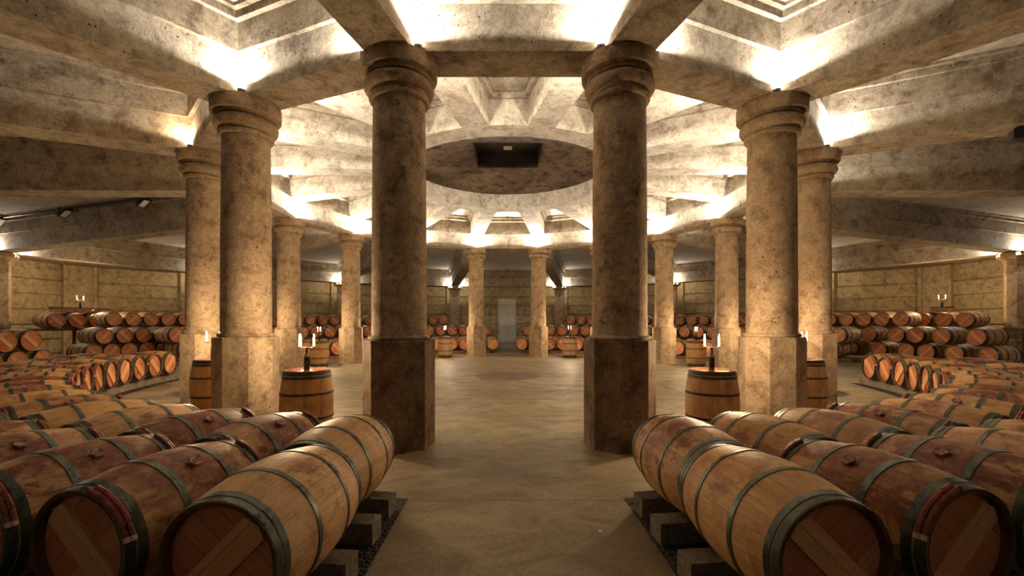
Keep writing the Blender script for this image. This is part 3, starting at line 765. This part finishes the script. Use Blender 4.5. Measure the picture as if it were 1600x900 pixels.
def standing(th, side, r_=7.45, arms=2, aoff=0.0, energy=16, big=True):
    sw = 'right' if side > 0 else 'left'; n_ = int(round(th/22.5))
    ph = phi_of(th, side); c = pol(r_, ph); rz = radians(-60 if side > 0 else -110)
    rt = Matrix.Rotation(rz, 4, 'Z') @ Matrix.Rotation(-pi/2, 4, 'Y'); off = rt @ Vector((0, 0, .345))
    o = barrel_full('U', random.randint(0, 1), (0, 0, 0), 0, 'upright dark-hooped barrel standing in the %s gap between columns, %s side' % (ORDW[n_-1], sw), 'upright barrels between the columns', 0.08, .86)
    o.rotation_euler = rt.to_euler(); o.location = Vector((c.x, c.y, LB/2*1.02+.002))-off; o.scale = (1.02, 1, 1)
    link('bung', me_bh, o)
    zt = LB*1.02-.048*1.02+.024
    bl = tag(link('wine_bottle', me_bottle, None, (c.x, c.y, zt)), 'dark bottle on the upright barrel in the %s column gap, %s side' % (ORDW[n_-1], sw), 'bottle', 'bottles holding candle arms')
    h = empty('candle_holder', (c.x, c.y, zt+.325), aoff); tag(h, 'iron holder with %s lit candles on the bottle, %s column gap, %s side' % ({2: 'two', 3: 'three'}[arms], ORDW[n_-1], sw), 'candle holder', 'candle holders')
    angs = [0, pi] if arms == 2 else [0, pi*.94, pi*1.28]
    b = MB(); b.lathe([(0, -.012), (.019, -.012), (.019, .006), (0, .010)], 16, 'Z')
    for a in angs:
        d = Vector((cos(a), sin(a), 0)); b.tube([d*.01, d*.05+Z*.004, d*.085-Z*.004, d*.10+Z*.006], .0045, 8)
        b.lathe([(0, .004), (.020, .006), (.021, .016), (.016, .016), (.016, .010), (0, .010)], 12, 'Z', c=(d.x*.10, d.y*.10, 0))
    b.build('arm', M['iron'], h)
    for a in angs:
        cn = link('candle', me_candle, h, (cos(a)*.10, sin(a)*.10, .011)); link('flame', me_flame, cn, (0, 0, .132))
    ld = bpy.data.lights.new('candle_light', 'POINT'); ld.energy = energy; ld.color = (1, .72, .43); ld.shadow_soft_size = .035
    l = bpy.data.objects.new('candle_light', ld); COL.objects.link(l); l.location = (c.x, c.y, zt+.325+.011+.16)
for side in (1, -1):
    for n_ in range(1, 8):
        standing(22.5*n_-(0.6 if n_ == 1 else 0), side, 7.50 if n_ == 1 else 7.42, 3 if (n_ == 1 and side < 0) else 2, {1: 0.0}.get(n_, .3*n_), 54)

# ------------------------------------------------------------------ crates and niche candles over the side stacks
b = MB(); b.box(-.28, .28, -.24, .24, 0, .17, 0); b.box(-.30, .30, -.26, .26, .17, .205, 1)
for s_ in (-1, 1): b.box(-.29, -.28, s_*.2-.03, s_*.2+.03, .01, .16, 0)
me_crate = b.mesh('wooden_crate', [M['boxwood'], M['black']])
def niche(pxx, r_, zt, side, i, bottle):
    p = ray_r(pxx, r_); ph = atan2(p.y, p.x); sw = 'right' if side > 0 else 'left'
    o = link('wooden_crate', me_crate, None, (p.x, p.y, zt)); o.rotation_euler = (0, 0, ph+pi/2)
    tag(o, 'low dark-lidded wooden crate on the top tier by the %s wall, %s' % (sw, 'under the candles' if bottle else ('nearer the corner pillar' if i == 0 else 'farther along')), 'crate', 'crates over the top tier')
    if bottle:
        q = Vector((p.x, p.y, zt+.205)); link_ = tag(link('wine_bottle', me_bottle, None, q), 'dark bottle on the crate above the barrels by the %s wall' % sw, 'bottle')
        h = empty('candle_holder', q+Vector((0, 0, .325)), ph+pi/2); tag(h, 'two lit candles on a bottle in front of the %s wall niche' % sw, 'candle holder')
        b = MB(); b.tube([(-.13, 0, .006), (0, 0, -.004), (.13, 0, .006)], .006); b.build('arm', M['iron'], h)
        for s_ in (-1, 1): cn = link('candle', me_candle, h, (s_*.12, 0, .01)); link('flame', me_flame, cn, (0, 0, .132))
        ld = bpy.data.lights.new('candle_light', 'POINT'); ld.energy = 80; ld.color = (1, .66, .34); ld.shadow_soft_size = .04
        l = bpy.data.objects.new('candle_light', ld); COL.objects.link(l); l.location = q+Vector((0, 0, .52))
niche(96, 19.5, 2.02, -1, 0, False); niche(125.5, 19.5, 2.02, -1, 1, True); niche(154, 19.5, 2.02, -1, 2, False)
niche(1472, 19.5, 2.05, 1, 1, True)

# ------------------------------------------------------------------ floodlights and pipe under the ceiling on the left
phb = phi_of(101.25, -1); nb = Vector((cos(phb), sin(phb), 0)); tb = Vector((-sin(phb), cos(phb), 0))
if (nb*10+tb).y > (nb*10).y: tb = -tb      # towards the camera side
b = MB(); b.tube([nb*9+tb*.62+Z*(zb(9)+1.10), nb*19.4+tb*.62+Z*(zb(19.4)+1.10)], .04)
tag(b.build('cable_pipe', M['iron']), 'dark cable pipe running along the ceiling over the left stacks', 'pipe')
for i, r_ in enumerate((19.1, 16.0, 12.6)):
    o = empty('floodlight', nb*r_+tb*.62+Z*(zb(r_)+1.06), phb)
    b = MB(); R_ = Matrix.Rotation(radians(35), 4, 'Y')
    b.box(-.20, .20, -.13, .13, -.16, -.09, 0, R_); b.build('housing', M['black'], o)
    b = MB(); b.box(-.16, .16, -.09, .09, -.168, -.16, 0, R_); b.build('lens', M['plastic'], o)
    b = MB(); b.box(-.02, .02, -.15, -.135, -.13, .07); b.box(-.02, .02, .135, .15, -.13, .07); b.box(-.02, .02, -.15, .15, .04, .07); b.build('bracket', M['black'], o)
    tag(o, 'switched-off floodlight on the ceiling pipe at the left, %s' % ('by the outer pillar', 'middle one', 'nearest the columns')[i], 'floodlight', 'ceiling floodlights')

# ------------------------------------------------------------------ black sign box hanging under a beam on the right
phs = phi_of(56.25, 1); ns = Vector((cos(phs), sin(phs), 0)); o = empty('sign_box', ns*10.58+Z*(zb(10.58)-.004), phs)
b = MB(); b.box(-.42, .42, -.14, .14, -.17, 0); b.build('housing', M['black'], o)
b = MB()
for x in (-.30, -.02, .26): b.box(x, x+.008, -.144, .144, -.173, -.004); 
b.build('frame_bar', M['iron'], o)
tag(o, 'black box fixture hanging under the ceiling beam at the upper right edge', 'sign box')

# a scrap of paper on the aisle floor
b = MB(); b.add([(-.014, -.008, .002), (.012, -.010, .004), (.016, .006, .002), (-.002, .012, .008), (-.015, .005, .003)], [(0, 1, 3), (1, 2, 3), (0, 3, 4)]); b.add([(-.014, -.008, 0), (.012, -.010, 0), (.016, .006, 0), (-.015, .005, 0)], [(0, 1, 2, 3)])
o = b.build('paper_scrap', M['plastic']); o.location = (.68, -9.64, .001); tag(o, 'tiny white paper scrap lying on the aisle floor', 'scrap')
